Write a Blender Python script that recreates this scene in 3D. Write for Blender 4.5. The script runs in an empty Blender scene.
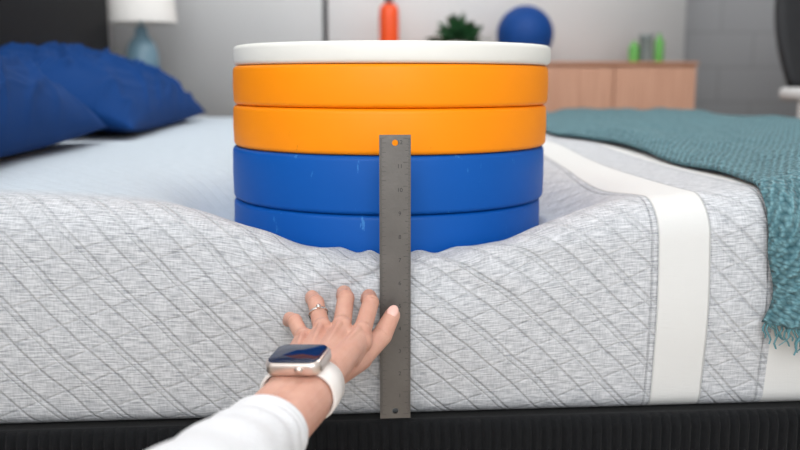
import bpy, bmesh, math, random
from mathutils import Vector, Matrix, noise
random.seed(3)
try: bpy.context.scene.view_settings.view_transform='Standard'
except Exception: pass
YAW=0.075
CX,CY,CZ=-0.0735,-0.977,0.726
def W(xr,h,z):
    c,s=math.cos(YAW),math.sin(YAW)
    return Vector((CX+h*s+xr*c, CY+h*c-xr*s, z))

# ------------------------------------------------------------------ materials
def mat(name,col,rough=0.6,metal=0.0,nscale=0,namt=0.0,bump=0.0,bscale=None,sheen=0,spec=None,sub=0):
    m=bpy.data.materials.new(name); m.use_nodes=True
    nt=m.node_tree; b=nt.nodes['Principled BSDF']
    b.inputs['Base Color'].default_value=(*col,1)
    b.inputs['Roughness'].default_value=rough
    b.inputs['Metallic'].default_value=metal
    if spec is not None: b.inputs['Specular IOR Level'].default_value=spec
    if sheen: b.inputs['Sheen Weight'].default_value=sheen
    tc=nt.nodes.new('ShaderNodeTexCoord')
    if namt:
        n=nt.nodes.new('ShaderNodeTexNoise'); n.inputs['Scale'].default_value=nscale; n.inputs['Detail'].default_value=4
        nt.links.new(tc.outputs['Object'],n.inputs['Vector'])
        mx=nt.nodes.new('ShaderNodeMix'); mx.data_type='RGBA'
        mx.inputs['A'].default_value=(*[max(0,c*(1-namt)) for c in col],1)
        mx.inputs['B'].default_value=(*[min(1,c*(1+namt)) for c in col],1)
        nt.links.new(n.outputs['Fac'],mx.inputs['Factor'])
        nt.links.new(mx.outputs['Result'],b.inputs['Base Color'])
    if bump:
        n2=nt.nodes.new('ShaderNodeTexNoise'); n2.inputs['Scale'].default_value=bscale or 200; n2.inputs['Detail'].default_value=3
        nt.links.new(tc.outputs['Object'],n2.inputs['Vector'])
        bp=nt.nodes.new('ShaderNodeBump'); bp.inputs['Strength'].default_value=bump; bp.inputs['Distance'].default_value=0.002
        nt.links.new(n2.outputs['Fac'],bp.inputs['Height']); nt.links.new(bp.outputs['Normal'],b.inputs['Normal'])
    return m

def link(o,parent=None):
    bpy.context.scene.collection.objects.link(o)
    if parent: o.parent=parent
    return o
def obj_bm(name,bm,mats,parent=None,smooth=True):
    me=bpy.data.meshes.new(name); bm.normal_update(); bm.to_mesh(me); bm.free()
    if not isinstance(mats,(list,tuple)): mats=[mats]
    for m in mats: me.materials.append(m)
    if smooth:
        for p in me.polygons: p.use_smooth=True
    return link(bpy.data.objects.new(name,me),parent)
def empty(name,loc=(0,0,0)):
    e=bpy.data.objects.new(name,None); e.empty_display_size=0.05; link(e); return e
def add_box(bm,x0,x1,y0,y1,z0,z1,bev=0,mi=0,seg=2):
    t=bmesh.new()
    bmesh.ops.create_cube(t,size=1)
    for v in t.verts:
        v.co=Vector(((x0+x1)/2+v.co.x*(x1-x0),(y0+y1)/2+v.co.y*(y1-y0),(z0+z1)/2+v.co.z*(z1-z0)))
    if bev: bmesh.ops.bevel(t,geom=t.edges[:],offset=bev,segments=seg,affect='EDGES',profile=0.5)
    merge(bm,t,mi)
def merge(bm,t,mi=0,M=None):
    t.verts.index_update()
    vs=[bm.verts.new(M@v.co if M else v.co) for v in t.verts]
    for f in t.faces:
        try:
            nf=bm.faces.new([vs[v.index] for v in f.verts]); nf.material_index=mi; nf.smooth=True
        except ValueError: pass
    t.free()
def box(name,x0,x1,y0,y1,z0,z1,m,bev=0,parent=None):
    bm=bmesh.new(); add_box(bm,x0,x1,y0,y1,z0,z1,bev)
    return obj_bm(name,bm,m,parent,smooth=False)
def lathe(bm,prof,cx=0,cy=0,n=96,mi=0):
    rings=[]
    for r,z in prof:
        rings.append([bm.verts.new((cx+r*math.cos(2*math.pi*k/n),cy+r*math.sin(2*math.pi*k/n),z)) for k in range(n)])
    for i in range(len(rings)-1):
        for k in range(n):
            f=bm.faces.new([rings[i][k],rings[i][(k+1)%n],rings[i+1][(k+1)%n],rings[i+1][k]]); f.smooth=True; f.material_index=mi
    return rings
def smoothstep(a,b,x):
    t=min(1,max(0,(x-a)/(b-a))); return t*t*(3-2*t)

# ------------------------------------------------------------------ room
wallm=mat('wall_white_paint',(0.90,0.905,0.91),0.55,nscale=3,namt=0.02,bump=0.05,bscale=300)
floorm=mat('floor_wood',(0.46,0.38,0.30),0.5,nscale=6,namt=0.2)
ceilm=mat('ceiling_paint',(0.88,0.88,0.88),0.8,nscale=3,namt=0.02)
box('wall_back',-1.1,1.54,3.08,3.2,0,2.7,wallm)
box('wall_left',-1.12,-1.0,-2.6,3.2,0,2.7,wallm)
box('wall_return',1.44,1.54,3.2,4.2,0,2.7,wallm)
box('wall_right',3.6,3.7,-2.6,4.3,0,2.7,wallm)
def brick_mat():
    m=bpy.data.materials.new('wall_grey_brick'); m.use_nodes=True; nt=m.node_tree; b=nt.nodes['Principled BSDF']
    tc=nt.nodes.new('ShaderNodeTexCoord'); mp=nt.nodes.new('ShaderNodeMapping'); mp.inputs['Rotation'].default_value=(math.pi/2,0,0)
    br=nt.nodes.new('ShaderNodeTexBrick'); br.inputs['Scale'].default_value=1.0
    br.inputs['Brick Width'].default_value=0.4; br.inputs['Row Height'].default_value=0.2; br.inputs['Mortar Size'].default_value=0.006
    br.inputs['Color1'].default_value=(0.60,0.61,0.635,1); br.inputs['Color2'].default_value=(0.62,0.63,0.655,1); br.inputs['Mortar'].default_value=(0.52,0.53,0.55,1)
    nt.links.new(tc.outputs['Object'],mp.inputs['Vector']); nt.links.new(mp.outputs['Vector'],br.inputs['Vector'])
    nt.links.new(br.outputs['Color'],b.inputs['Base Color']); b.inputs['Roughness'].default_value=0.7
    return m
box('wall_brick',1.44,3.7,4.2,4.3,0,2.7,brick_mat())
box('floor',-1.12,3.7,-2.6,4.3,-0.1,0,floorm)
box('ceiling',-1.12,3.7,-2.6,4.3,2.7,2.8,ceilm)
trimd=mat('trim_dark',(0.05,0.05,0.055),0.5,nscale=5,namt=0.05)
box('trim_1',-0.095,-0.075,3.068,3.08,0,2.7,trimd)
box('baseboard_back',-1.0,1.54,3.062,3.08,0,0.1,ceilm)

# ------------------------------------------------------------------ mattress
ZB,ZT=0.346,0.607
SX,SY,SR=0.008,0.238,0.207
PB=0.506
MX0,MX1,MY1=-0.84,1.15,2.1
def sag(x,y):
    r=math.hypot(x-SX,y-SY); s=r-SR
    out=0.051*math.exp(-(max(s,0)/0.068)**2)+0.019*math.exp(-(max(s,0)/0.24)**2)
    inn=ZT-PB+0.002
    k=1-smoothstep(-0.02,0.010,s)
    return out*(1-k)+inn*k
def deform(p,off=0):
    x,y,z=p
    w=min(1,max(0,(z-ZB)/(ZT-ZB)))
    s=sag(x,max(y,0.0))
    z2=z-s*w**1.6
    bul=0.010*math.sin(math.pi*min(1,w))+0.14*s*math.sin(math.pi*w)
    front=1-smoothstep(0.0,0.12,y)
    y2=y-bul*front
    z2+=0.0035*noise.noise(Vector((x*4,y*4,z*5)))*w
    k=math.exp(-((x+0.01)/0.22)**2)
    ang=math.atan2(x+0.01,(0.66-z))
    fold=math.sin(ang*15+2.5*noise.noise(Vector((x*7,z*7,2.2))))*0.6+0.9*noise.noise(Vector((x*24,z*13,5.5)))
    y2+=(0.0048*k*fold*smoothstep(0.25,0.8,w)+0.0045*noise.noise(Vector((x*6+3,z*9,1.7)))*math.sin(math.pi*w))*front
    z2+=0.0038*k*fold*front*smoothstep(0.7,1,w)
    y2+=0.008*math.exp(-((x+0.03-0.25*(w-0.8))/0.008)**2)*smoothstep(0.45,0.9,w)*front
    return Vector((x,y2,z2))
def profile():
    pts=[]; R=0.05; r=0.018
    for i in range(6):
        a=i/5*math.pi/2; pts.append((r-r*math.sin(a)+0.0,ZB+r-r*math.cos(a)))
    n=50
    z0=ZB+r; z1=ZT-R
    for i in range(1,n): pts.append((0,z0+(z1-z0)*i/n))
    for i in range(0,25):
        a=i/24*math.pi/2; pts.append((R-R*math.cos(a),z1+R*math.sin(a)))
    n=130; y0=R
    for i in range(1,n+1):
        t=i/n; pts.append((y0+(MY1-R-y0)*t**1.35,ZT))
    for i in range(1,9):
        a=i/8*math.pi/2; pts.append((MY1-R+R*math.sin(a),ZT-R+R*math.cos(a)))
    pts.append((MY1,ZB+0.02)); pts.append((MY1-0.02,ZB))
    return pts
def fabric_mat():
    m=bpy.data.materials.new('mattress_quilted_knit'); m.use_nodes=True; nt=m.node_tree; N=nt.nodes; L=nt.links
    b=N['Principled BSDF']; b.inputs['Roughness'].default_value=0.9; b.inputs['Sheen Weight'].default_value=0.1
    b.inputs['Specular IOR Level'].default_value=0.12
    uv=N.new('ShaderNodeUVMap'); uv.uv_map='cloth'
    sp=N.new('ShaderNodeSeparateXYZ'); L.new(uv.outputs['UV'],sp.inputs[0])
    U=sp.outputs['X']; V=sp.outputs['Y']
    def M(op,a,bb=None,c=None):
        n=N.new('ShaderNodeMath'); n.operation=op
        for i,x in enumerate((a,bb,c)):
            if x is None: continue
            if isinstance(x,(int,float)): n.inputs[i].default_value=x
            else: L.new(x,n.inputs[i])
        return n.outputs[0]
    nz=N.new('ShaderNodeTexNoise'); nz.inputs['Scale'].default_value=9; L.new(uv.outputs['UV'],nz.inputs['Vector'])
    wob=M('MULTIPLY',M('SUBTRACT',nz.outputs['Fac'],0.5),0.012)
    def lines(ku,kv,period,width,off=0.0):
        d=M('ADD',M('ADD',M('MULTIPLY',U,ku),M('MULTIPLY',V,kv)),wob)
        d=M('ADD',d,off)
        f=M('PINGPONG',d,period/2)
        mr=N.new('ShaderNodeMapRange'); mr.interpolation_type='SMOOTHSTEP'
        mr.inputs['From Min'].default_value=0; mr.inputs['From Max'].default_value=width
        mr.inputs['To Min'].default_value=1; mr.inputs['To Max'].default_value=0
        L.new(f,mr.inputs['Value']); return mr.outputs[0]
    q1=lines(0.74,0.67,0.026,0.0028)
    q1b=lines(0.74,0.67,0.052,0.0020,0.006)
    q2=lines(-0.36,0.93,0.036,0.0024)
    q=M('MAXIMUM',M('MAXIMUM',q1,M('MULTIPLY',q1b,0.6)),M('MULTIPLY',q2,0.45))
    def rng(a,c):
        return M('MULTIPLY',M('GREATER_THAN',U,a),M('LESS_THAN',U,c))
    band=M('MAXIMUM',rng(0.294,0.354),M('GREATER_THAN',U,0.430))
    nb=M('SUBTRACT',1.0,band)
    q=M('MULTIPLY',q,nb)
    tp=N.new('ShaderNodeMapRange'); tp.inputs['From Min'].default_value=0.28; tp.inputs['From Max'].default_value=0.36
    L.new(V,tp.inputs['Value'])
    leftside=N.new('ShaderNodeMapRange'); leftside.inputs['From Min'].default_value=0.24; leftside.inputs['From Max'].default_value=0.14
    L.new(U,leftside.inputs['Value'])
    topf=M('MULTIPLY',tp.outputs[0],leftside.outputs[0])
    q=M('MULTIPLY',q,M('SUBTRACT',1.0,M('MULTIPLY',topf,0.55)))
    def seamline(u0):
        mr=N.new('ShaderNodeMapRange'); mr.interpolation_type='SMOOTHSTEP'
        mr.inputs['From Max'].default_value=0.0022; mr.inputs['To Min'].default_value=1; mr.inputs['To Max'].default_value=0
        L.new(M('ABSOLUTE',M('SUBTRACT',U,u0)),mr.inputs['Value']); return mr.outputs[0]
    seam=M('MAXIMUM',M('MAXIMUM',seamline(0.294),seamline(0.354)),M('MAXIMUM',seamline(0.422),seamline(0.287)))
    mp=N.new('ShaderNodeMapping'); mp.inputs['Scale'].default_value=(60,600,1); L.new(uv.outputs['UV'],mp.inputs['Vector'])
    h=N.new('ShaderNodeTexNoise'); h.inputs['Scale'].default_value=1; h.inputs['Detail'].default_value=2; L.new(mp.outputs['Vector'],h.inputs['Vector'])
    mp2=N.new('ShaderNodeMapping'); mp2.inputs['Scale'].default_value=(500,90,1); L.new(uv.outputs['UV'],mp2.inputs['Vector'])
    h2=N.new('ShaderNodeTexNoise'); h2.inputs['Scale'].default_value=1; h2.inputs['Detail'].default_value=1; L.new(mp2.outputs['Vector'],h2.inputs['Vector'])
    hs=M('MULTIPLY_ADD',h2.outputs['Fac'],0.25,M('MULTIPLY',h.outputs['Fac'],0.75))
    cr=N.new('ShaderNodeValToRGB'); L.new(hs,cr.inputs[0])
    cr.color_ramp.elements[0].position=0.32; cr.color_ramp.elements[0].color=(0.31,0.325,0.35,1)
    cr.color_ramp.elements[1].position=0.62; cr.color_ramp.elements[1].color=(0.66,0.67,0.69,1)
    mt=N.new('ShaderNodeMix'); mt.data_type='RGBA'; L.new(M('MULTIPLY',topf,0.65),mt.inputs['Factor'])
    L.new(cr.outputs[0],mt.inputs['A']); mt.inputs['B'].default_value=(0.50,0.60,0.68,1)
    mb=N.new('ShaderNodeMix'); mb.data_type='RGBA'; L.new(band,mb.inputs['Factor']); L.new(mt.outputs['Result'],mb.inputs['A']); mb.inputs['B'].default_value=(0.68,0.68,0.665,1)
    dk=N.new('ShaderNodeMix'); dk.data_type='RGBA'; dk.blend_type='MULTIPLY'
    L.new(M('MAXIMUM',M('MULTIPLY',q,0.16),M('MULTIPLY',seam,0.35)),dk.inputs['Factor']); L.new(mb.outputs['Result'],dk.inputs['A']); dk.inputs['B'].default_value=(0.25,0.26,0.28,1)
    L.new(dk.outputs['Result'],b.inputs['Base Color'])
    hh=M('SUBTRACT',M('MULTIPLY',hs,0.25),M('MAXIMUM',q,seam))
    bp=N.new('ShaderNodeBump'); bp.inputs['Strength'].default_value=0.65; bp.inputs['Distance'].default_value=0.002
    L.new(hh,bp.inputs['Height']); L.new(bp.outputs['Normal'],b.inputs['Normal'])
    return m
def build_mattress():
    bm=bmesh.new(); uvl=bm.loops.layers.uv.new('cloth')
    prof=profile(); arc=[0]
    for i in range(1,len(prof)): arc.append(arc[-1]+math.hypot(prof[i][0]-prof[i-1][0],prof[i][1]-prof[i-1][1]))
    n=520
    xs=[MX0+(MX1-MX0)*i/n for i in range(n+1)]
    rows=[]
    uvm={}
    for x in xs:
        row=[]
        for (p,a) in zip(prof,arc):
            v=bm.verts.new(deform((x,p[0],p[1]))); uvm[v]=(x,a); row.append(v)
        rows.append(row)
    for i in range(n):
        for j in range(len(prof)-1):
            bm.faces.new([rows[i][j],rows[i+1][j],rows[i+1][j+1],rows[i][j+1]])
        bm.faces.new([rows[i][-1],rows[i+1][-1],rows[i+1][0],rows[i][0]])
    bm.faces.new(rows[0][::1]); bm.faces.new(rows[-1][::-1])
    for f in bm.faces:
        f.smooth=True
        for l in f.loops: l[uvl].uv=uvm[l.vert]
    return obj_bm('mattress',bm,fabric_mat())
build_mattress()

# ------------------------------------------------------------------ bed base (black corduroy) + headboard
cord=mat('black_corduroy',(0.005,0.0055,0.0065),0.85,nscale=150,namt=0.3,bump=0.4,bscale=500,sheen=0.04,spec=0.2)
bed=empty('bed_frame')
bm=bmesh.new()
def ribrow(y,z,amp,n,x0,x1,pitch):
    r=[]
    for i in range(n+1):
        x=x0+(x1-x0)*i/n
        r.append(bm.verts.new((x,y-amp*abs(math.sin(math.pi*x/pitch)),z)))
    return r
x0,x1=-0.85,1.16; n=1800
prof=[(0.06,0.343,0),(0.0,0.344,0.0),(-0.012,0.349,0.0005),(-0.020,0.351,0.0015),(-0.027,0.347,0.0045),(-0.030,0.337,0.0060),(-0.030,0.15,0.0060),(-0.028,0.12,0.003),(0.0,0.11,0)]
rows=[ribrow(y,z,a,n,x0,x1,0.0115) for y,z,a in prof]
for i in range(len(rows)-1):
    for k in range(n): bm.faces.new([rows[i][k],rows[i+1][k],rows[i+1][k+1],rows[i][k+1]])
obj_bm('side_rail',bm,cord,bed)
box('foundation',-0.85,1.16,0.0,2.12,0.11,0.343,cord,0.004,bed)
for i,(lx,ly) in enumerate([(-0.78,0.06),(1.08,0.06),(-0.78,2.04),(1.08,2.04)]):
    box('leg_%d'%(i+1),lx-0.03,lx+0.03,ly-0.03,ly+0.03,0.0,0.11,trimd,0.004,bed)
hbm=mat('headboard_fabric',(0.008,0.008,0.010),0.8,nscale=100,namt=0.2,bump=0.3,bscale=400,spec=0.2)
bm=bmesh.new(); add_box(bm,-0.985,-0.86,-0.1,2.42,0.0,1.18,0.02,seg=3)
obj_bm('headboard',bm,hbm,bed,smooth=False)

# ------------------------------------------------------------------ weight plates
def plate_mat(name,col,scuff,thr):
    m=mat(name,col,0.5,nscale=14,namt=0.05,bump=0.05,bscale=90,spec=0.25)
    nt=m.node_tree; b=nt.nodes['Principled BSDF']
    src=b.inputs['Base Color'].links[0].from_socket
    tc=nt.nodes.new('ShaderNodeTexCoord'); mp=nt.nodes.new('ShaderNodeMapping'); mp.inputs['Scale'].default_value=(75,75,22); nt.links.new(tc.outputs['Object'],mp.inputs['Vector'])
    n=nt.nodes.new('ShaderNodeTexNoise'); n.inputs['Scale'].default_value=1; n.inputs['Detail'].default_value=5; n.inputs['Roughness'].default_value=0.65; nt.links.new(mp.outputs['Vector'],n.inputs['Vector'])
    r=nt.nodes.new('ShaderNodeMapRange'); r.inputs['From Min'].default_value=thr; r.inputs['From Max'].default_value=thr+0.03; r.inputs['To Max'].default_value=0.6
    nt.links.new(n.outputs['Fac'],r.inputs['Value'])
    mx=nt.nodes.new('ShaderNodeMix'); mx.data_type='RGBA'; nt.links.new(r.outputs[0],mx.inputs['Factor']); nt.links.new(src,mx.inputs['A']); mx.inputs['B'].default_value=(*scuff,1)
    nt.links.new(mx.outputs['Result'],b.inputs['Base Color'])
    return m
orange=plate_mat('plate_orange_rubber',(1.0,0.285,0.0),(0.60,0.16,0.0),0.68)
blue=plate_mat('plate_blue_rubber',(0.0,0.088,0.40),(0.06,0.27,0.62),0.655)
white=plate_mat('plate_white_rubber',(0.78,0.77,0.72),(0.6,0.59,0.55),0.74)
steel=mat('steel_hub',(0.5,0.5,0.5),0.35,1.0,nscale=40,namt=0.1)
def plate(z0,z1,R,m,dx=0,dy=0,rot=0):
    bm=bmesh.new(); b=0.006; h=z1-z0-0.0006; z1=z0+h
    def corner(cx,cz,r,a0,a1,k=5):
        return [(cx+r*math.cos(a0+(a1-a0)*i/k),cz+r*math.sin(a0+(a1-a0)*i/k)) for i in range(k+1)]
    pr=[(0.026,z0+0.003),(0.045,z0+0.003),(0.05,z0+0.006),(R-0.045,z0+0.006),(R-0.04,z0)]
    pr+=corner(R-b,z0+b,b,-math.pi/2,0)
    pr+=[(R+0.0006,z0+h*0.5)]
    pr+=corner(R-b,z1-b,b,0,math.pi/2)
    pr+=[(R-0.04,z1),(R-0.045,z1-0.006),(0.05,z1-0.006),(0.045,z1-0.003),(0.026,z1-0.003)]
    lathe(bm,pr,SX+dx,SY+dy,n=160)
    lathe(bm,[(0.026,z0+0.003),(0.025,z0+0.003),(0.025,z1-0.003),(0.026,z1-0.003)],SX+dx,SY+dy,n=48,mi=1)
    obj_bm('weight_plate',bm,[m,steel])
plate(PB,0.574,SR-0.002,blue,-0.004,0.001)
plate(0.574,0.642,SR,blue,-0.002,0)
plate(0.642,0.695,SR,orange,0.000,0)
plate(0.695,0.7446,SR,orange,0.001,-0.001)
plate(0.7446,0.770,SR+0.001,white,0.003,0)

# ------------------------------------------------------------------ ruler
rm=mat('brushed_steel',(0.165,0.155,0.145),0.42,0.8,nscale=30,namt=0.2,bump=0.1,bscale=300)
rk=mat('etched_marks',(0.03,0.03,0.03),0.6,nscale=30,namt=0.1)
ruler=empty('steel_ruler',(0,0,0))
RY=-0.0275; RX=-0.0045; RW=0.0168; RZ0,RZ1=0.3555,0.669
bm=bmesh.new()
def rect_hole(bm,zc_list):
    nseg=24; r=0.0033
    seg=[RZ0]
    for z in zc_list: seg+= [z-0.008,z+0.008]
    seg+=[RZ1]
    def quad(z0,z1,y):
        vs=[bm.verts.new(c) for c in ((RX-RW,y,z0),(RX+RW,y,z0),(RX+RW,y,z1),(RX-RW,y,z1))]; bm.faces.new(vs)
    for y in (RY,RY+0.0012):
        zz=seg
        quad(zz[0],zz[1],y)
        if len(zc_list)>1: quad(zz[2],zz[3],y); quad(zz[4],zz[5],y)
        for zc in zc_list:
            inn=[];out=[]
            for k in range(nseg):
                a=2*math.pi*(k+0.5)/nseg; ca,sa=math.cos(a),math.sin(a)
                inn.append(bm.verts.new((RX+r*ca,y,zc+r*sa)))
            per=[]
            for k in range(nseg):
                a=2*math.pi*(k+0.5)/nseg; ca,sa=math.cos(a),math.sin(a)
                sc=min(RW/max(abs(ca),1e-6),0.008/max(abs(sa),1e-6)); per.append((sc*ca,sc*sa))
            out=[bm.verts.new((RX+p[0],y,zc+p[1])) for p in per]
            for k in range(nseg):
                k2=(k+1)%nseg; p,q=per[k],per[k2]
                onside=lambda pt: abs(abs(pt[0])-RW)<1e-7
                if onside(p)!=onside(q):
                    cxn=RW if (p[0]+q[0])>0 else -RW; czn=0.008 if (p[1]+q[1])>0 else -0.008
                    cv=bm.verts.new((RX+cxn,y,zc+czn))
                    bm.faces.new([inn[k],out[k],cv,out[k2],inn[k2]])
                else: bm.faces.new([inn[k],out[k],out[k2],inn[k2]])
    for xx in (RX-RW,RX+RW):
        bm.faces.new([bm.verts.new(c) for c in ((xx,RY,RZ0),(xx,RY+0.0012,RZ0),(xx,RY+0.0012,RZ1),(xx,RY,RZ1))])
    for z in (RZ0,RZ1):
        bm.faces.new([bm.verts.new(c) for c in ((RX-RW,RY,z),(RX+RW,RY,z),(RX+RW,RY+0.0012,z),(RX-RW,RY+0.0012,z))])
rect_hole(bm,[RZ0+0.0085,RZ1-0.0085])
obj_bm('blade',bm,rm,ruler,smooth=False)
bm=bmesh.new()
inch=0.0254; zb=RZ0+0.005
for i in range(0,12*16+1):
    z=zb+i*inch/16
    ln=0.008 if i%16==0 else (0.006 if i%8==0 else (0.0045 if i%4==0 else 0.0028))
    add_box(bm,RX+RW-ln,RX+RW-0.0003,RY-0.0001,RY,z-0.00016,z+0.00016)
for i in range(0,306,1):
    z=zb+i*0.001
    ln=0.007 if i%10==0 else (0.005 if i%5==0 else 0.003)
    add_box(bm,RX-RW+0.0003,RX-RW+ln,RY-0.0001,RY,z-0.00013,z+0.00013)
obj_bm('tick_marks',bm,rk,ruler,smooth=False)
for i in range(1,13):
    cu=bpy.data.curves.new('num','FONT'); cu.body=str(i); cu.size=0.0062; cu.align_x='CENTER'
    o=bpy.data.objects.new('num',cu); link(o)
    dg=bpy.context.evaluated_depsgraph_get()
    me=bpy.data.meshes.new_from_object(o.evaluated_get(dg)); bpy.data.objects.remove(o)
    me.transform(Matrix.Translation((RX+0.005,RY-0.0002,zb+i*inch-0.0062))@Matrix.Rotation(math.pi/2,4,'X'))
    me.materials.clear(); me.materials.append(rk)
    link(bpy.data.objects.new('numeral_%d'%i,me),ruler)

# ------------------------------------------------------------------ throw blanket
def knit_mat():
    m=bpy.data.materials.new('teal_knit'); m.use_nodes=True; nt=m.node_tree; N=nt.nodes; L=nt.links
    b=N['Principled BSDF']; b.inputs['Roughness'].default_value=0.95; b.inputs['Sheen Weight'].default_value=0.1; b.inputs['Specular IOR Level'].default_value=0.1
    uv=N.new('ShaderNodeUVMap'); uv.uv_map='cloth'
    mp=N.new('ShaderNodeMapping'); mp.inputs['Rotation'].default_value=(0,0,0.5); L.new(uv.outputs['UV'],mp.inputs['Vector'])
    vo=N.new('ShaderNodeTexVoronoi'); vo.inputs['Scale'].default_value=230; L.new(mp.outputs['Vector'],vo.inputs['Vector'])
    wv=N.new('ShaderNodeTexWave'); wv.inputs['Scale'].default_value=34; wv.inputs['Distortion'].default_value=2.5; wv.inputs['Detail Scale'].default_value=3; L.new(mp.outputs['Vector'],wv.inputs['Vector'])
    mx=N.new('ShaderNodeMix'); mx.data_type='RGBA'; L.new(vo.outputs['Distance'],mx.inputs['Factor'])
    mx.inputs['A'].default_value=(0.21,0.39,0.43,1); mx.inputs['B'].default_value=(0.045,0.125,0.155,1)
    m2=N.new('ShaderNodeMix'); m2.data_type='RGBA'; m2.blend_type='MULTIPLY'; m2.inputs['Factor'].default_value=0.30
    L.new(mx.outputs['Result'],m2.inputs['A']); L.new(wv.outputs['Color'],m2.inputs['B'])
    L.new(m2.outputs['Result'],b.inputs['Base Color'])
    mm=N.new('ShaderNodeMath'); mm.operation='MULTIPLY_ADD'; L.new(wv.outputs['Fac'],mm.inputs[0]); mm.inputs[1].default_value=0.7
    inv=N.new('ShaderNodeMath'); inv.operation='SUBTRACT'; inv.inputs[0].default_value=1; L.new(vo.outputs['Distance'],inv.inputs[1]); L.new(inv.outputs[0],mm.inputs[2])
    bp=N.new('ShaderNodeBump'); bp.inputs['Strength'].default_value=1.0; bp.inputs['Distance'].default_value=0.0035
    L.new(mm.outputs[0],bp.inputs['Height']); L.new(bp.outputs['Normal'],b.inputs['Normal'])
    return m
km=knit_mat()
throw=empty('throw_blanket')
bm=bmesh.new(); uvl=bm.loops.layers.uv.new('cloth')
prof=[]
zbot=0.456
for i in range(31): prof.append((0.0,zbot+(ZT-0.05-zbot)*i/30,-1,0))
for i in range(1,16):
    a=i/15*math.pi/2; prof.append((0.05-0.05*math.cos(a),ZT-0.05+0.05*math.sin(a),-math.cos(a),math.sin(a)))
for i in range(1,101): prof.append((0.05+(1.98)*(i/100)**1.2,ZT,0,1))
arc=[0]
for i in range(1,len(prof)): arc.append(arc[-1]+math.hypot(prof[i][0]-prof[i-1][0],prof[i][1]-prof[i-1][1]))
Nx=140; X1=1.12
rows=[]; uvm={}
for j,(p,a) in enumerate(zip(prof,arc)):
    y,z,ny,nz=p
    if y<=0: e=0.415+0.008*math.sin(a*20)+0.005*math.sin(a*55)
    else:
        e=0.418+0.03*math.sin(min(y,0.9)/0.9*math.pi)-0.01*smoothstep(0.5,1,y)+0.20*smoothstep(1.1,2.0,y)+0.006*math.sin(y*13)
    row=[]
    for i in range(Nx+1):
        t=i/Nx; x=e+(X1-e)*t
        base=deform((x,y,z))
        w=noise.noise(Vector((x*9,a*2.5,0.3)))*0.014+noise.noise(Vector((x*22,a*7,4.3)))*0.009
        drape=max(0,(0.15-a)/0.15) if a<0.15 else 0
        w+=0.012*drape*math.sin(x*60+1.5*math.sin(a*10))
        o=0.018+w+0.006*drape
        o=max(o,0.006)
        o*=min(1,0.35+t*22)
        v=bm.verts.new(base+Vector((0,ny*o,nz*o))+Vector((0,0,(-0.02*drape*math.sin(t*3.1)))))
        uvm[v]=(x,a); row.append(v)
    rows.append(row)
for j in range(len(rows)-1):
    for i in range(Nx): bm.faces.new([rows[j][i],rows[j][i+1],rows[j+1][i+1],rows[j+1][i]])
for f in bm.faces:
    for l in f.loops: l[uvl].uv=uvm[l.vert]
bott=[v.co.copy() for v in rows[0]]
ob=obj_bm('knit_sheet',bm,km,throw)
sm=ob.modifiers.new('sol','SOLIDIFY'); sm.thickness=0.005; sm.offset=1
bm=bmesh.new()
for i in range(0,Nx*2):
    f=i/2; k=int(f); p=bott[k].lerp(bott[min(k+1,Nx)],f-k)
    L=random.uniform(0.018,0.034); r=0.0016
    pts=[]; dx=random.uniform(-.012,.012); dy=random.uniform(-.004,.002)
    for s in range(6):
        t=s/5; pts.append(p+Vector((dx*t*t+0.002*math.sin(t*9+i),dy*t-0.003,-L*t+0.004)))
    prev=None
    for s,q in enumerate(pts):
        rr=r*(1-0.3*s/5)
        ring=[bm.verts.new(q+Vector((rr*math.cos(a),rr*math.sin(a),0))) for a in (0,1.57,3.14,4.71)]
        if prev:
            for k2 in range(4): bm.faces.new([prev[k2],prev[(k2+1)%4],ring[(k2+1)%4],ring[k2]])
        prev=ring
obj_bm('fringe',bm,mat('teal_yarn',(0.10,0.24,0.27),0.9,nscale=60,namt=0.3),throw)

# ------------------------------------------------------------------ pillows
pm=mat('pillow_navy_cotton',(0.003,0.038,0.16),0.85,nscale=5,namt=0.15,bump=0.15,bscale=500,spec=0.15)
def pillow(loc,lx,ly,T,rot,seed):
    bm=bmesh.new(); n=90; top={};bot={}
    for i in range(n+1):
        for j in range(n+1):
            a=-1+2*i/n; b=-1+2*j/n
            x=a*(1-0.07*(1-b*b)*a*a); y=b*(1-0.05*(1-a*a)*b*b)
            env=((1-abs(a)**2.6)**0.55)*((1-abs(b)**2.6)**0.55)
            th=T*env
            q=noise.noise(Vector((a*1.2+seed,b*1.4,seed+7)))
            wr=0.14*noise.noise(Vector((a*1.5+seed,b*2.0,seed)))
            rd=1-abs(noise.noise(Vector((a*1.3+seed+q,b*3.2+2*q+a*2.0,seed*2))))*2
            wr+=0.22*max(0,rd)**5
            rd2=1-abs(noise.noise(Vector((a*3+seed-b*2,b*2+q*2,seed*3))))*2
            wr+=0.08*max(0,rd2)**5
            z=th*(1+wr-0.10)
            P=Vector((x*lx/2,y*ly/2,z)); Q=Vector((x*lx/2,y*ly/2,-th*0.6))
            top[i,j]=bm.verts.new(P)
            bot[i,j]=top[i,j] if (i in(0,n) or j in(0,n)) else bm.verts.new(Q)
    for i in range(n):
        for j in range(n):
            bm.faces.new([top[i,j],top[i+1,j],top[i+1,j+1],top[i,j+1]])
            q=[bot[i,j],bot[i,j+1],bot[i+1,j+1],bot[i+1,j]]
            bm.faces.new(q)
    o=obj_bm('pillow',bm,pm)
    o.matrix_world=Matrix.Translation(loc)@Matrix.Rotation(rot[2],4,'Z')@Matrix.Rotation(rot[1],4,'Y')@Matrix.Rotation(rot[0],4,'X')
    return o
pillow((-0.643,1.30,0.690),0.41,0.94,0.10,(0,math.radians(17),-0.02),1.0)
pillow((-0.675,0.36,0.690),0.36,0.86,0.10,(0,math.radians(17),-0.02),5.2)

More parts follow.
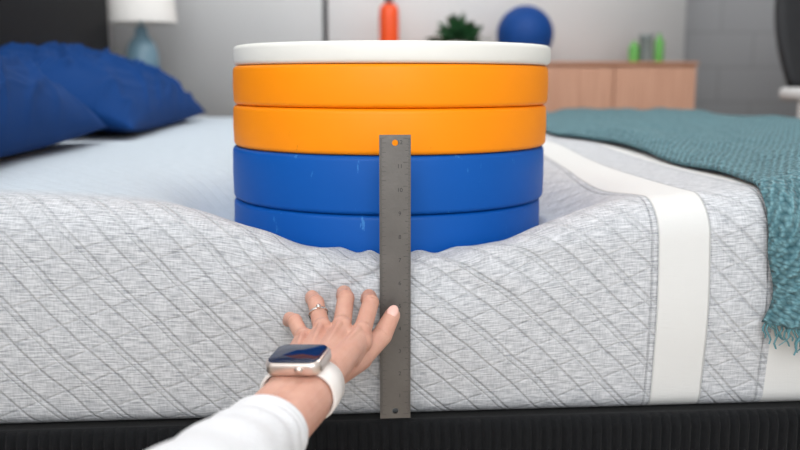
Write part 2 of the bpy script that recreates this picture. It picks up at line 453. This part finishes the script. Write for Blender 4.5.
# ------------------------------------------------------------------ nightstand + lamp
wood=mat('nightstand_white',(0.6,0.6,0.6),0.5,nscale=8,namt=0.05)
ns=empty('nightstand')
box('carcass',-0.985,-0.60,2.45,2.87,0.10,0.56,wood,0.005,ns)
box('top',-0.99,-0.59,2.44,2.88,0.5605,0.58,wood,0.004,ns)
box('drawer_front_1',-0.60,-0.588,2.47,2.85,0.34,0.54,wood,0.003,ns)
box('drawer_front_2',-0.60,-0.588,2.47,2.85,0.13,0.32,wood,0.003,ns)
for i,(a,b_) in enumerate([(-0.96,2.48),(-0.63,2.48),(-0.96,2.84),(-0.63,2.84)]):
    box('leg_%d'%(i+1),a-0.02,a+0.02,b_-0.02,b_+0.02,0,0.10,wood,0.002,ns)
lamp=empty('table_lamp')
lx,ly=-0.785,2.60
cer=mat('lamp_ceramic_blue',(0.17,0.29,0.37),0.35,nscale=12,namt=0.15)
shm=mat('lamp_shade_linen',(0.85,0.83,0.80),0.9,nscale=80,namt=0.05)
bm=bmesh.new()
lathe(bm,[(0.0,0.581),(0.05,0.581),(0.052,0.59),(0.056,0.62),(0.062,0.67),(0.064,0.73),(0.064,0.79),(0.060,0.835),(0.048,0.868),(0.030,0.888),(0.024,0.90),(0.022,0.925),(0.008,0.93),(0.006,0.96),(0.0,0.96)],lx,ly,48)
obj_bm('base',bm,cer,lamp)
bm=bmesh.new()
lathe(bm,[(0.136,0.940),(0.115,1.16),(0.112,1.16),(0.133,0.942),(0.136,0.940)],lx,ly,48)
obj_bm('shade',bm,shm,lamp)
bm=bmesh.new(); lathe(bm,[(0,0.96),(0.014,0.96),(0.016,1.0),(0.03,1.05),(0.026,1.08),(0,1.09)],lx,ly,24)
obj_bm('bulb',bm,mat('bulb_glass',(0.9,0.88,0.8),0.3,nscale=5,namt=0.01),lamp)

# ------------------------------------------------------------------ sideboard
sw=mat('sideboard_oak',(0.50,0.25,0.155),0.55,nscale=9,namt=0.12)
cane=bpy.data.materials.new('fluted_oak'); cane.use_nodes=True
nt=cane.node_tree; b=nt.nodes['Principled BSDF']; b.inputs['Roughness'].default_value=0.6
tc=nt.nodes.new('ShaderNodeTexCoord'); mp=nt.nodes.new('ShaderNodeMapping'); mp.inputs['Scale'].default_value=(130,130,4)
n_=nt.nodes.new('ShaderNodeTexNoise'); n_.inputs['Scale'].default_value=1; n_.inputs['Detail'].default_value=3
mx=nt.nodes.new('ShaderNodeMix'); mx.data_type='RGBA'; mx.inputs['A'].default_value=(0.40,0.20,0.125,1); mx.inputs['B'].default_value=(0.66,0.39,0.27,1)
nt.links.new(tc.outputs['Object'],mp.inputs['Vector']); nt.links.new(mp.outputs['Vector'],n_.inputs['Vector']); nt.links.new(n_.outputs['Fac'],mx.inputs['Factor']); nt.links.new(mx.outputs['Result'],b.inputs['Base Color'])
sb=empty('sideboard')
SX0,SX1=0.04,1.44
box('carcass',SX0,SX1,2.69,3.05,0.12,0.785,sw,0.003,sb)
box('top',SX0-0.003,SX1+0.003,2.668,3.058,0.786,0.80,sw,0.003,sb)
nd=4
for i in range(nd):
    a=SX0+(SX1-SX0)*i/nd+0.004; c=SX0+(SX1-SX0)*(i+1)/nd-0.004
    bm=bmesh.new(); z0,z1=0.135,0.780
    ns_=28
    for k in range(ns_):
        xa=a+(c-a)*k/ns_; xb=a+(c-a)*(k+1)/ns_
        add_box(bm,xa+0.0004,xb-0.0004,2.674,2.689,z0,z1,0.0025,0,1)
    obj_bm('door_panel_%d'%(i+1),bm,[cane],sb,smooth=False)
for i,(a,b_) in enumerate([(SX0+.05,2.72),(SX1-.05,2.72),(SX0+.05,3.01),(SX1-.05,3.01)]):
    box('leg_%d'%(i+1),a-.02,a+.02,b_-.02,b_+.02,0,0.12,sw,0.002,sb)
vase=empty('orange_vase')
bm=bmesh.new(); lathe(bm,[(0,0.8005),(0.036,0.8005),(0.040,0.81),(0.041,0.99),(0.039,1.02),(0.030,1.035),(0.016,1.04),(0.0,1.04)],0.180,2.85,40)
obj_bm('body',bm,mat('vase_orange',(0.95,0.10,0.015),0.4,nscale=10,namt=0.04),vase)
bm=bmesh.new(); lathe(bm,[(0,1.04),(0.017,1.04),(0.018,1.09),(0.024,1.14),(0.018,1.16),(0,1.16)],0.180,2.85,24)
obj_bm('stopper',bm,mat('stopper_grey',(0.15,0.16,0.18),0.5,nscale=10,namt=0.1),vase)
pl=empty('potted_plant')
bm=bmesh.new(); lathe(bm,[(0,0.8005),(0.045,0.8005),(0.06,0.88),(0.062,0.885),(0.055,0.885),(0.05,0.87),(0,0.87)],0.480,2.85,32)
obj_bm('pot',bm,mat('pot_ceramic',(0.6,0.6,0.58),0.5,nscale=10,namt=0.05),pl)
bm=bmesh.new()
for i in range(90):
    a=random.uniform(0,6.28); el=random.uniform(0.15,1.5); L=random.uniform(0.08,0.165)
    d=Vector((math.cos(a)*math.cos(el),math.sin(a)*math.cos(el),math.sin(el)*0.95)); s=Vector((-math.sin(a),math.cos(a),0))
    s=(s+Vector((0,0,random.uniform(-1,1)))).normalized()
    base=Vector((0.480,2.85,0.875)); pr=None
    for k in range(6):
        t=k/5; w=0.024*math.sin(math.pi*(0.05+0.93*t))+0.001
        c=base+d*L*(0.25+0.75*t)+Vector((0,0,-0.02*t*t))
        cur=[bm.verts.new(c-s*w),bm.verts.new(c+Vector((0,0,0.004))),bm.verts.new(c+s*w)]
        if pr:
            bm.faces.new([pr[0],pr[1],cur[1],cur[0]]); bm.faces.new([pr[1],pr[2],cur[2],cur[1]])
        pr=cur
obj_bm('leaves',bm,mat('leaf_green',(0.025,0.10,0.035),0.5,nscale=30,namt=0.4),pl)
bm=bmesh.new(); pr=[(0,0.8005),(0.035,0.8005)]
for i in range(3,30):
    a=-math.pi/2+math.pi*i/30; pr.append((0.119*math.cos(a),0.917+0.119*math.sin(a)))
pr+=[(0.016,1.035),(0.013,1.035),(0.012,1.02),(0,1.02)]
lathe(bm,pr,0.755,2.85,48)
obj_bm('round_blue_vase',bm,mat('vase_blue_glaze',(0.003,0.055,0.25),0.6,nscale=10,namt=0.05,spec=0.3))
gm=mat('bottle_green',(0.12,0.40,0.08),0.35,nscale=20,namt=0.15); gy=mat('canister_grey',(0.2,0.24,0.24),0.5,nscale=20,namt=0.1)
def bottle(name,x,r,h,m,y=2.84):
    bm=bmesh.new(); z=0.8005
    lathe(bm,[(0,z),(r*0.95,z),(r,z+0.005),(r,z+h*0.7),(r*0.8,z+h*0.8),(r*0.4,z+h*0.86),(r*0.4,z+h),(0,z+h)],x,y,24)
    obj_bm(name,bm,m)
bottle('green_bottle',1.225,0.022,0.09,gm); bottle('green_bottle',1.335,0.020,0.12,gm)
bm=bmesh.new(); lathe(bm,[(0,0.8005),(0.026,0.8005),(0.028,0.81),(0.028,0.90),(0.030,0.902),(0.030,0.918),(0.0,0.92)],1.285,2.86,24)
obj_bm('storage_canister',bm,gy)

# ------------------------------------------------------------------ office chair on the right
oc=empty('office_chair')
blk=mat('chair_black_mesh',(0.02,0.021,0.024),0.7,nscale=50,namt=0.2); wpl=mat('chair_white_plastic',(0.78,0.78,0.78),0.4,nscale=8,namt=0.03)
ccx,ccy=1.86,2.02
box('seat',ccx-.25,ccx+.25,ccy-.25,ccy+.25,0.46,0.54,blk,0.03,oc)
bm=bmesh.new(); n=16
F={}
for i in range(n+1):
    for j in range(n+1):
        a=-1+2*i/n; t=j/n; wd=0.20+0.10*math.sin(math.pi*min(1,t*0.75+0.12))
        F[i,j]=bm.verts.new((ccx+a*wd,ccy+0.27-0.07*a*a+0.04*t,0.70+0.55*t))
for i in range(n):
    for j in range(n): bm.faces.new([F[i,j],F[i+1,j],F[i+1,j+1],F[i,j+1]])
o=obj_bm('backrest',bm,blk,oc); s=o.modifiers.new('s','SOLIDIFY'); s.thickness=0.03
for k,sx in enumerate((-1,1)):
    bm=bmesh.new(); add_box(bm,ccx+sx*.30-.035,ccx+sx*.30+.035,ccy-.16,ccy+.14,0.655,0.70,0.015)
    add_box(bm,ccx+sx*.30-.018,ccx+sx*.30+.018,ccy-.03,ccy+.03,0.48,0.67,0.006)
    add_box(bm,min(ccx+sx*.2,ccx+sx*.318),max(ccx+sx*.2,ccx+sx*.318),ccy-.03,ccy+.03,0.455,0.485,0.006)
    obj_bm('armrest_%d'%(k+1),bm,wpl,oc)
bm=bmesh.new(); add_box(bm,ccx-.04,ccx+.04,ccy+.22,ccy+.30,0.44,0.80,0.01); add_box(bm,ccx-.04,ccx+.04,ccy,ccy+.30,0.43,0.46,0.005)
lathe(bm,[(0,0.46),(0.03,0.46),(0.03,0.12),(0.05,0.10),(0,0.10)],ccx,ccy,16); obj_bm('column',bm,wpl,oc)
bm=bmesh.new()
for k in range(5):
    a=k*2*math.pi/5; M=Matrix.Translation((ccx,ccy,0))@Matrix.Rotation(a,4,'Z')
    t=bmesh.new(); add_box(t,0,0.30,-.02,.02,0.07,0.11,0.006); merge(bm,t,0,M)
    t=bmesh.new(); bmesh.ops.create_uvsphere(t,u_segments=12,v_segments=8,radius=0.034); merge(bm,t,0,M@Matrix.Translation((0.28,0,0.035)))
obj_bm('star_base',bm,wpl,oc)

# ------------------------------------------------------------------ person: hand, forearm, sleeve
skin=bpy.data.materials.new('skin'); skin.use_nodes=True
nt=skin.node_tree; b=nt.nodes['Principled BSDF']; b.inputs['Roughness'].default_value=0.5
b.inputs['Subsurface Weight'].default_value=0.12; b.inputs['Subsurface Radius'].default_value=(0.01,0.004,0.002); b.inputs['Subsurface Scale'].default_value=0.3
tc=nt.nodes.new('ShaderNodeTexCoord'); nz=nt.nodes.new('ShaderNodeTexNoise'); nz.inputs['Scale'].default_value=45; nz.inputs['Detail'].default_value=4
mx=nt.nodes.new('ShaderNodeMix'); mx.data_type='RGBA'; mx.inputs['A'].default_value=(0.52,0.24,0.17,1); mx.inputs['B'].default_value=(0.72,0.43,0.33,1)
nt.links.new(tc.outputs['Object'],nz.inputs['Vector']); nt.links.new(nz.outputs['Fac'],mx.inputs['Factor']); nt.links.new(mx.outputs['Result'],b.inputs['Base Color'])
nb=nt.nodes.new('ShaderNodeTexVoronoi'); nb.inputs['Scale'].default_value=500; nt.links.new(tc.outputs['Object'],nb.inputs['Vector'])
bp=nt.nodes.new('ShaderNodeBump'); bp.inputs['Strength'].default_value=0.2; bp.inputs['Distance'].default_value=0.0006; nt.links.new(nb.outputs['Distance'],bp.inputs['Height']); nt.links.new(bp.outputs['Normal'],b.inputs['Normal'])

person=empty('person')
def cap(bm,p1,r1,p2,r2):
    d=p2-p1; L=d.length
    q=d.to_track_quat('Z','Y').to_matrix().to_4x4()
    t=bmesh.new(); bmesh.ops.create_cone(t,cap_ends=True,segments=24,radius1=r1,radius2=r2,depth=L); merge(bm,t,0,Matrix.Translation((p1+p2)/2)@q)
    for p,r in((p1,r1),(p2,r2)):
        t=bmesh.new(); bmesh.ops.create_uvsphere(t,u_segments=24,v_segments=14,radius=r); merge(bm,t,0,Matrix.Translation(p))
hb=bmesh.new()
wr=(-.0824,.812,.452)
MCP={'index':(-.0370,.898,.4683),'middle':(-.0575,.900,.4737),'ring':(-.0773,.898,.4716),'pinky':(-.0950,.886,.4648)}
FG={'index':[(-.0285,.929,.4925),(-.0305,.945,.4960),(-.0335,.9565,.4900)],
    'middle':[(-.0550,.933,.4965),(-.0575,.949,.4990),(-.0600,.9600,.4925)],
    'ring':[(-.0860,.927,.4925),(-.0915,.943,.4955),(-.0935,.9555,.4900)],
    'pinky':[(-.1065,.908,.4780),(-.1135,.922,.4780),(-.1170,.935,.4710)]}
RD={'index':(.0096,.0090,.0081,.0071),'middle':(.0098,.0091,.0083,.0073),'ring':(.0094,.0087,.0079,.0069),'pinky':(.0085,.0077,.0070,.0061)}
wc=W(*wr)
off={'index':.017,'middle':.006,'ring':-.006,'pinky':-.017}
for f in MCP:
    m=W(*MCP[f]); pts=[m]+[W(*p) for p in FG[f]]; r=RD[f]
    base=W(wr[0]+off[f],wr[1]+.006,wr[2])
    cap(hb,base,.0165,m-Vector((0,0,.003)),.0118)
    mid=base.lerp(m,0.55); cap(hb,mid-Vector((0,0,.008)),.013,m-Vector((0,0.002,.008)),.010)
    for i in range(3): cap(hb,pts[i],r[i],pts[i+1],r[i+1])
    t=bmesh.new(); bmesh.ops.create_uvsphere(t,u_segments=16,v_segments=10,radius=.0103); merge(hb,t,0,Matrix.Translation(m+Vector((0,-.001,.0032))))
    t=bmesh.new(); bmesh.ops.create_uvsphere(t,u_segments=16,v_segments=10,radius=r[1]*1.06); merge(hb,t,0,Matrix.Translation(pts[1]+Vector((0,-.0006,.0008))))
    tb=base.lerp(m,0.45)
    cap(hb,tb+Vector((0,-.003,.0098)),.0034,m+Vector((0,-.002,.0090)),.0034)
ks=['index','middle','ring','pinky']
for a_,b_ in zip(ks,ks[1:]):
    cap(hb,W(*MCP[a_])-Vector((0,.010,.006)),.0110,W(*MCP[b_])-Vector((0,.010,.006)),.0110)
T=[(-.066,.842,.444),(-.0385,.893,.4440),(-.0165,.921,.4590),(-.0055,.9355,.4775)]
T=[W(*p) for p in T]
cap(hb,T[0],.0170,T[1],.0135); cap(hb,T[1],.0125,T[2],.0108); cap(hb,T[2],.0110,T[3],.0086)
cap(hb,W(-.055,.872,.452),.013,W(-.043,.893,.460),.0105)
fa=[(-.0824,.812,.452),(-.0910,.765,.4440),(-.105,.715,.441),(-.130,.62,.452)]
rr=[(.0195,.011),(.0215,.011),(.0225,.010),(.022,.008)]
fv=[W(*p) for p in fa]
dirv=(fv[0]-fv[2]).normalized(); side=dirv.cross(Vector((0,0,1))).normalized()
for i in range(3):
    for sgn in (-1,0,1):
        cap(hb,fv[i]+side*sgn*rr[i][1],rr[i][0],fv[i+1]+side*sgn*rr[i+1][1],rr[i+1][0])
def remeshed(name,bm,vox,it,m,parent):
    o=obj_bm(name+'_tmp',bm,m)
    r=o.modifiers.new('r','REMESH'); r.mode='VOXEL'; r.voxel_size=vox; r.use_smooth_shade=True
    s=o.modifiers.new('s','SMOOTH'); s.iterations=it; s.factor=0.5
    dg=bpy.context.evaluated_depsgraph_get(); me=bpy.data.meshes.new_from_object(o.evaluated_get(dg))
    bpy.data.objects.remove(o); me.name=name
    for p in me.polygons: p.use_smooth=True
    return link(bpy.data.objects.new(name,me),parent)
hand=remeshed('hand_and_forearm',hb,0.0010,7,skin,person)
me=hand.data
joints=[]
for f in FG:
    P=[W(*MCP[f])]+[W(*p) for p in FG[f]]
    for j in (1,2):
        joints.append((P[j],(P[j+1]-P[j-1]).normalized(),RD[f][j]))
joints.append((T[2],(T[3]-T[1]).normalized(),.0106))
up=Vector((0,-.5,.86))
for v in me.vertices:
    for c,d,r in joints:
        q=v.co-c
        if q.length<r*1.6 and q.dot(up)>0:
            s=q.dot(d)
            v.co-=up*0.0008*max(0,math.cos(s/0.0009))*math.exp(-(s/0.0035)**2)
nm=mat('nail',(0.82,0.50,0.43),0.25,nscale=50,namt=0.03)
bm=bmesh.new()
def nail(tip,prev,up,r):
    d=(tip-prev).normalized(); s=d.cross(up).normalized(); u=s.cross(d).normalized()
    t=bmesh.new(); bmesh.ops.create_uvsphere(t,u_segments=20,v_segments=12,radius=1)
    M=Matrix((( s.x*r*.72,d.x*r*.95,u.x*r*.35,0),(s.y*r*.72,d.y*r*.95,u.y*r*.35,0),(s.z*r*.72,d.z*r*.95,u.z*r*.35,0),(0,0,0,1)))
    merge(bm,t,0,Matrix.Translation(tip+u*r*.74+d*r*.15)@M)
for f in FG: nail(W(*FG[f][2]),W(*FG[f][1]),Vector((0,-.5,1)),RD[f][3])
nail(T[3],T[2],Vector((-.3,-1,.3)),.0086)
obj_bm('fingernails',bm,nm,person)
bm=bmesh.new()
pa=W(*MCP['ring']); pb=W(*FG['ring'][0]); d=(pb-pa).normalized(); c=pa.lerp(pb,.62)
q=d.to_track_quat('Z','Y').to_matrix().to_4x4()
lt=bmesh.new(); lathe(lt,[(.0093,-.0012),(.0104,-.0010),(.0106,0),(.0104,.0010),(.0093,.0012),(.0093,-.0012)],0,0,32); merge(bm,lt,0,Matrix.Translation(c)@q)
t=bmesh.new(); bmesh.ops.create_icosphere(t,subdivisions=1,radius=.0030); 
up=(Vector((0,-.5,1))-d*Vector((0,-.5,1)).dot(d)).normalized(); merge(bm,t,0,Matrix.Translation(c+up*.0115))
obj_bm('finger_ring',bm,mat('ring_silver',(0.8,0.78,0.74),0.2,1.0,nscale=20,namt=0.05),person)

# sleeve
slm=mat('white_sweater',(0.77,0.775,0.79),0.95,nscale=40,namt=0.03,bump=0.5,bscale=350,sheen=0.1)
ctrl=[((-.1085,.705,.4405),.0365,.0320),((-.1135,.678,.4405),.0375,.0335),((-.131,.59,.450),.0420,.0385),((-.170,.44,.465),.048,.046),((-.205,.33,.48),.053,.053),((-.23,.22,.58),.057,.057),((-.25,.14,.72),.064,.064),((-.26,.10,.86),.07,.07)]
def interp(t):
    n=len(ctrl)-1; f=t*n; i=min(int(f),n-1); u=f-i
    P=[ctrl[max(i-1,0)],ctrl[i],ctrl[i+1],ctrl[min(i+2,n)]]
    def cr(a,b,c,d): return 0.5*((2*b)+(-a+c)*u+(2*a-5*b+4*c-d)*u*u+(-a+3*b-3*c+d)*u**3)
    pos=Vector([cr(*[p[0][k] for p in P]) for k in range(3)])
    return pos,cr(*[p[1] for p in P]),cr(*[p[2] for p in P])
bm=bmesh.new(); rings=[]; NS=110; NA=64
fr=[]
for i in range(NS+1):
    pos,ra,rb=interp(i/NS); fr.append((W(*pos),ra,rb))
def ringat(i,sc,shift=0):
    p,ra,rb=fr[i]; d=(fr[min(i+1,NS)][0]-fr[max(i-1,0)][0]).normalized()
    s=d.cross(Vector((0,0.2,1))).normalized(); u=s.cross(d).normalized()
    out=[]
    for k in range(NA):
        a=2*math.pi*k/NA
        w=1+(0.06*noise.noise(Vector((math.cos(a)*1.5,math.sin(a)*1.5,i*0.22)))+0.025*math.sin(i*0.9+2*math.sin(a)))*min(1,i/12)
        out.append(bm.verts.new(p+d*shift+(s*math.cos(a)*ra+u*math.sin(a)*rb)*w*sc))
    return out
rings.append(ringat(4,0.92)); rings.append(ringat(0,0.93,0.0005)); rings.append(ringat(0,0.97,-0.0015))
for i in range(0,NS+1): rings.append(ringat(i,1.0))
for i in range(len(rings)-1):
    for k in range(NA): bm.faces.new([rings[i][k],rings[i][(k+1)%NA],rings[i+1][(k+1)%NA],rings[i+1][k]])
bm.faces.new(rings[-1][::-1])
obj_bm('sleeve',bm,slm,person)

# ------------------------------------------------------------------ wristwatch
watch=empty('wristwatch')
case=mat('watch_aluminium',(0.80,0.70,0.64),0.3,0.9,nscale=30,namt=0.03)
scr=mat('watch_screen',(0.004,0.012,0.045),0.08,nscale=10,namt=0.2); strap=mat('watch_strap_white',(0.84,0.79,0.75),0.5,nscale=30,namt=0.02)
wcn=fv[0].lerp(fv[1],0.50)
a=dirv; n_=Vector((0,-0.16,1)); n_=(n_-a*n_.dot(a)); n_=(n_+side*-0.12).normalized(); c_=a.cross(n_).normalized(); n_=c_.cross(a).normalized()
M=Matrix(((c_.x,a.x,n_.x,wcn.x),(c_.y,a.y,n_.y,wcn.y),(c_.z,a.z,n_.z,wcn.z),(0,0,0,1)))
bm=bmesh.new()
def rbox(bm,hx,hy,z0,z1,r,bev,mi=0):
    t=bmesh.new(); pts=[]
    for cx,cy,a0 in ((hx-r,hy-r,0),(-(hx-r),hy-r,90),(-(hx-r),-(hy-r),180),(hx-r,-(hy-r),270)):
        for k in range(7):
            an=math.radians(a0+k*15); pts.append((cx+r*math.cos(an),cy+r*math.sin(an)))
    lv=[(0.0,bev),(bev*.3,bev*.3),(bev,0)]
    layers=[(z0+l[0],l[1]) for l in lv]+[(z1-l[0],l[1]) for l in lv[::-1]]
    rs=[]
    for z,ins in layers:
        rs.append([t.verts.new((x*(1-ins/hx),y*(1-ins/hy),z)) for x,y in pts])
    m_=len(pts)
    for i in range(len(rs)-1):
        for k in range(m_): t.faces.new([rs[i][k],rs[i][(k+1)%m_],rs[i+1][(k+1)%m_],rs[i+1][k]])
    t.faces.new(rs[0][::-1]); t.faces.new(rs[-1])
    merge(bm,t,mi,M)
Z0=0.0210
rbox(bm,.0265,.0225,Z0,Z0+.013,.010,.0035)
obj_bm('case',bm,case,watch)
bm=bmesh.new(); rbox(bm,.0240,.0200,Z0+.0118,Z0+.0142,.0085,.0011); obj_bm('screen',bm,scr,watch)
bm=bmesh.new(); t=bmesh.new(); bmesh.ops.create_cone(t,cap_ends=True,segments=20,radius1=.0036,radius2=.0036,depth=.003)
merge(bm,t,0,M@Matrix.Translation((0.008,-.0237,Z0+.007))@Matrix.Rotation(math.pi/2,4,'X')); obj_bm('crown',bm,case,watch)
bm=bmesh.new(); t=bmesh.new(); rings=[]
n=72
for k in range(n):
    an=2*math.pi*k/n; ca,sa=math.cos(an),math.sin(an)
    ex=lambda v:(abs(v)**0.85)*(1 if v>=0 else -1)
    ro=[]
    for (dr,yy) in ((0,-.0150),(.0026,-.0143),(.0030,0),(.0026,.0143),(0,.0150)):
        ro.append(t.verts.new(((.0335+dr)*ex(ca),yy,(.0238+dr)*ex(sa)-.001)))
    rings.append(ro)
for k in range(n):
    r1,r2=rings[k],rings[(k+1)%n]
    for j in range(5): t.faces.new([r1[j],r1[(j+1)%5],r2[(j+1)%5],r2[j]])
merge(bm,t,0,M); obj_bm('strap',bm,strap,watch)

# ------------------------------------------------------------------ lights
def area(name,loc,target,size,power,col=(1,1,1)):
    l=bpy.data.lights.new(name,'AREA'); l.shape='RECTANGLE'; l.size=size[0]; l.size_y=size[1]; l.energy=power; l.color=col
    o=bpy.data.objects.new(name,l); o.location=loc
    o.rotation_euler=(Vector(target)-Vector(loc)).to_track_quat('-Z','Y').to_euler(); link(o)
area('ceiling_light',(0.6,1.5,2.65),(0.6,2.2,0),(3,2.0),76,(1,0.99,0.98))
area('window_light',(-0.5,-2.3,1.8),(0.2,1.6,0.7),(2.2,1.6),62,(0.97,0.985,1))
w=bpy.data.worlds.new('World'); bpy.context.scene.world=w; w.use_nodes=True
w.node_tree.nodes['Background'].inputs[0].default_value=(0.95,0.975,1,1); w.node_tree.nodes['Background'].inputs[1].default_value=0.82

# ------------------------------------------------------------------ camera
cam=bpy.data.cameras.new('camera'); co=bpy.data.objects.new('camera',cam); link(co)
cam.sensor_width=36; cam.lens=40.5; cam.clip_start=0.02
co.location=(CX,CY,CZ); co.rotation_euler=(math.radians(90-9.15),0,-YAW-0.003)
cam.dof.use_dof=True; cam.dof.focus_distance=0.96; cam.dof.aperture_fstop=3.8
bpy.context.scene.camera=co
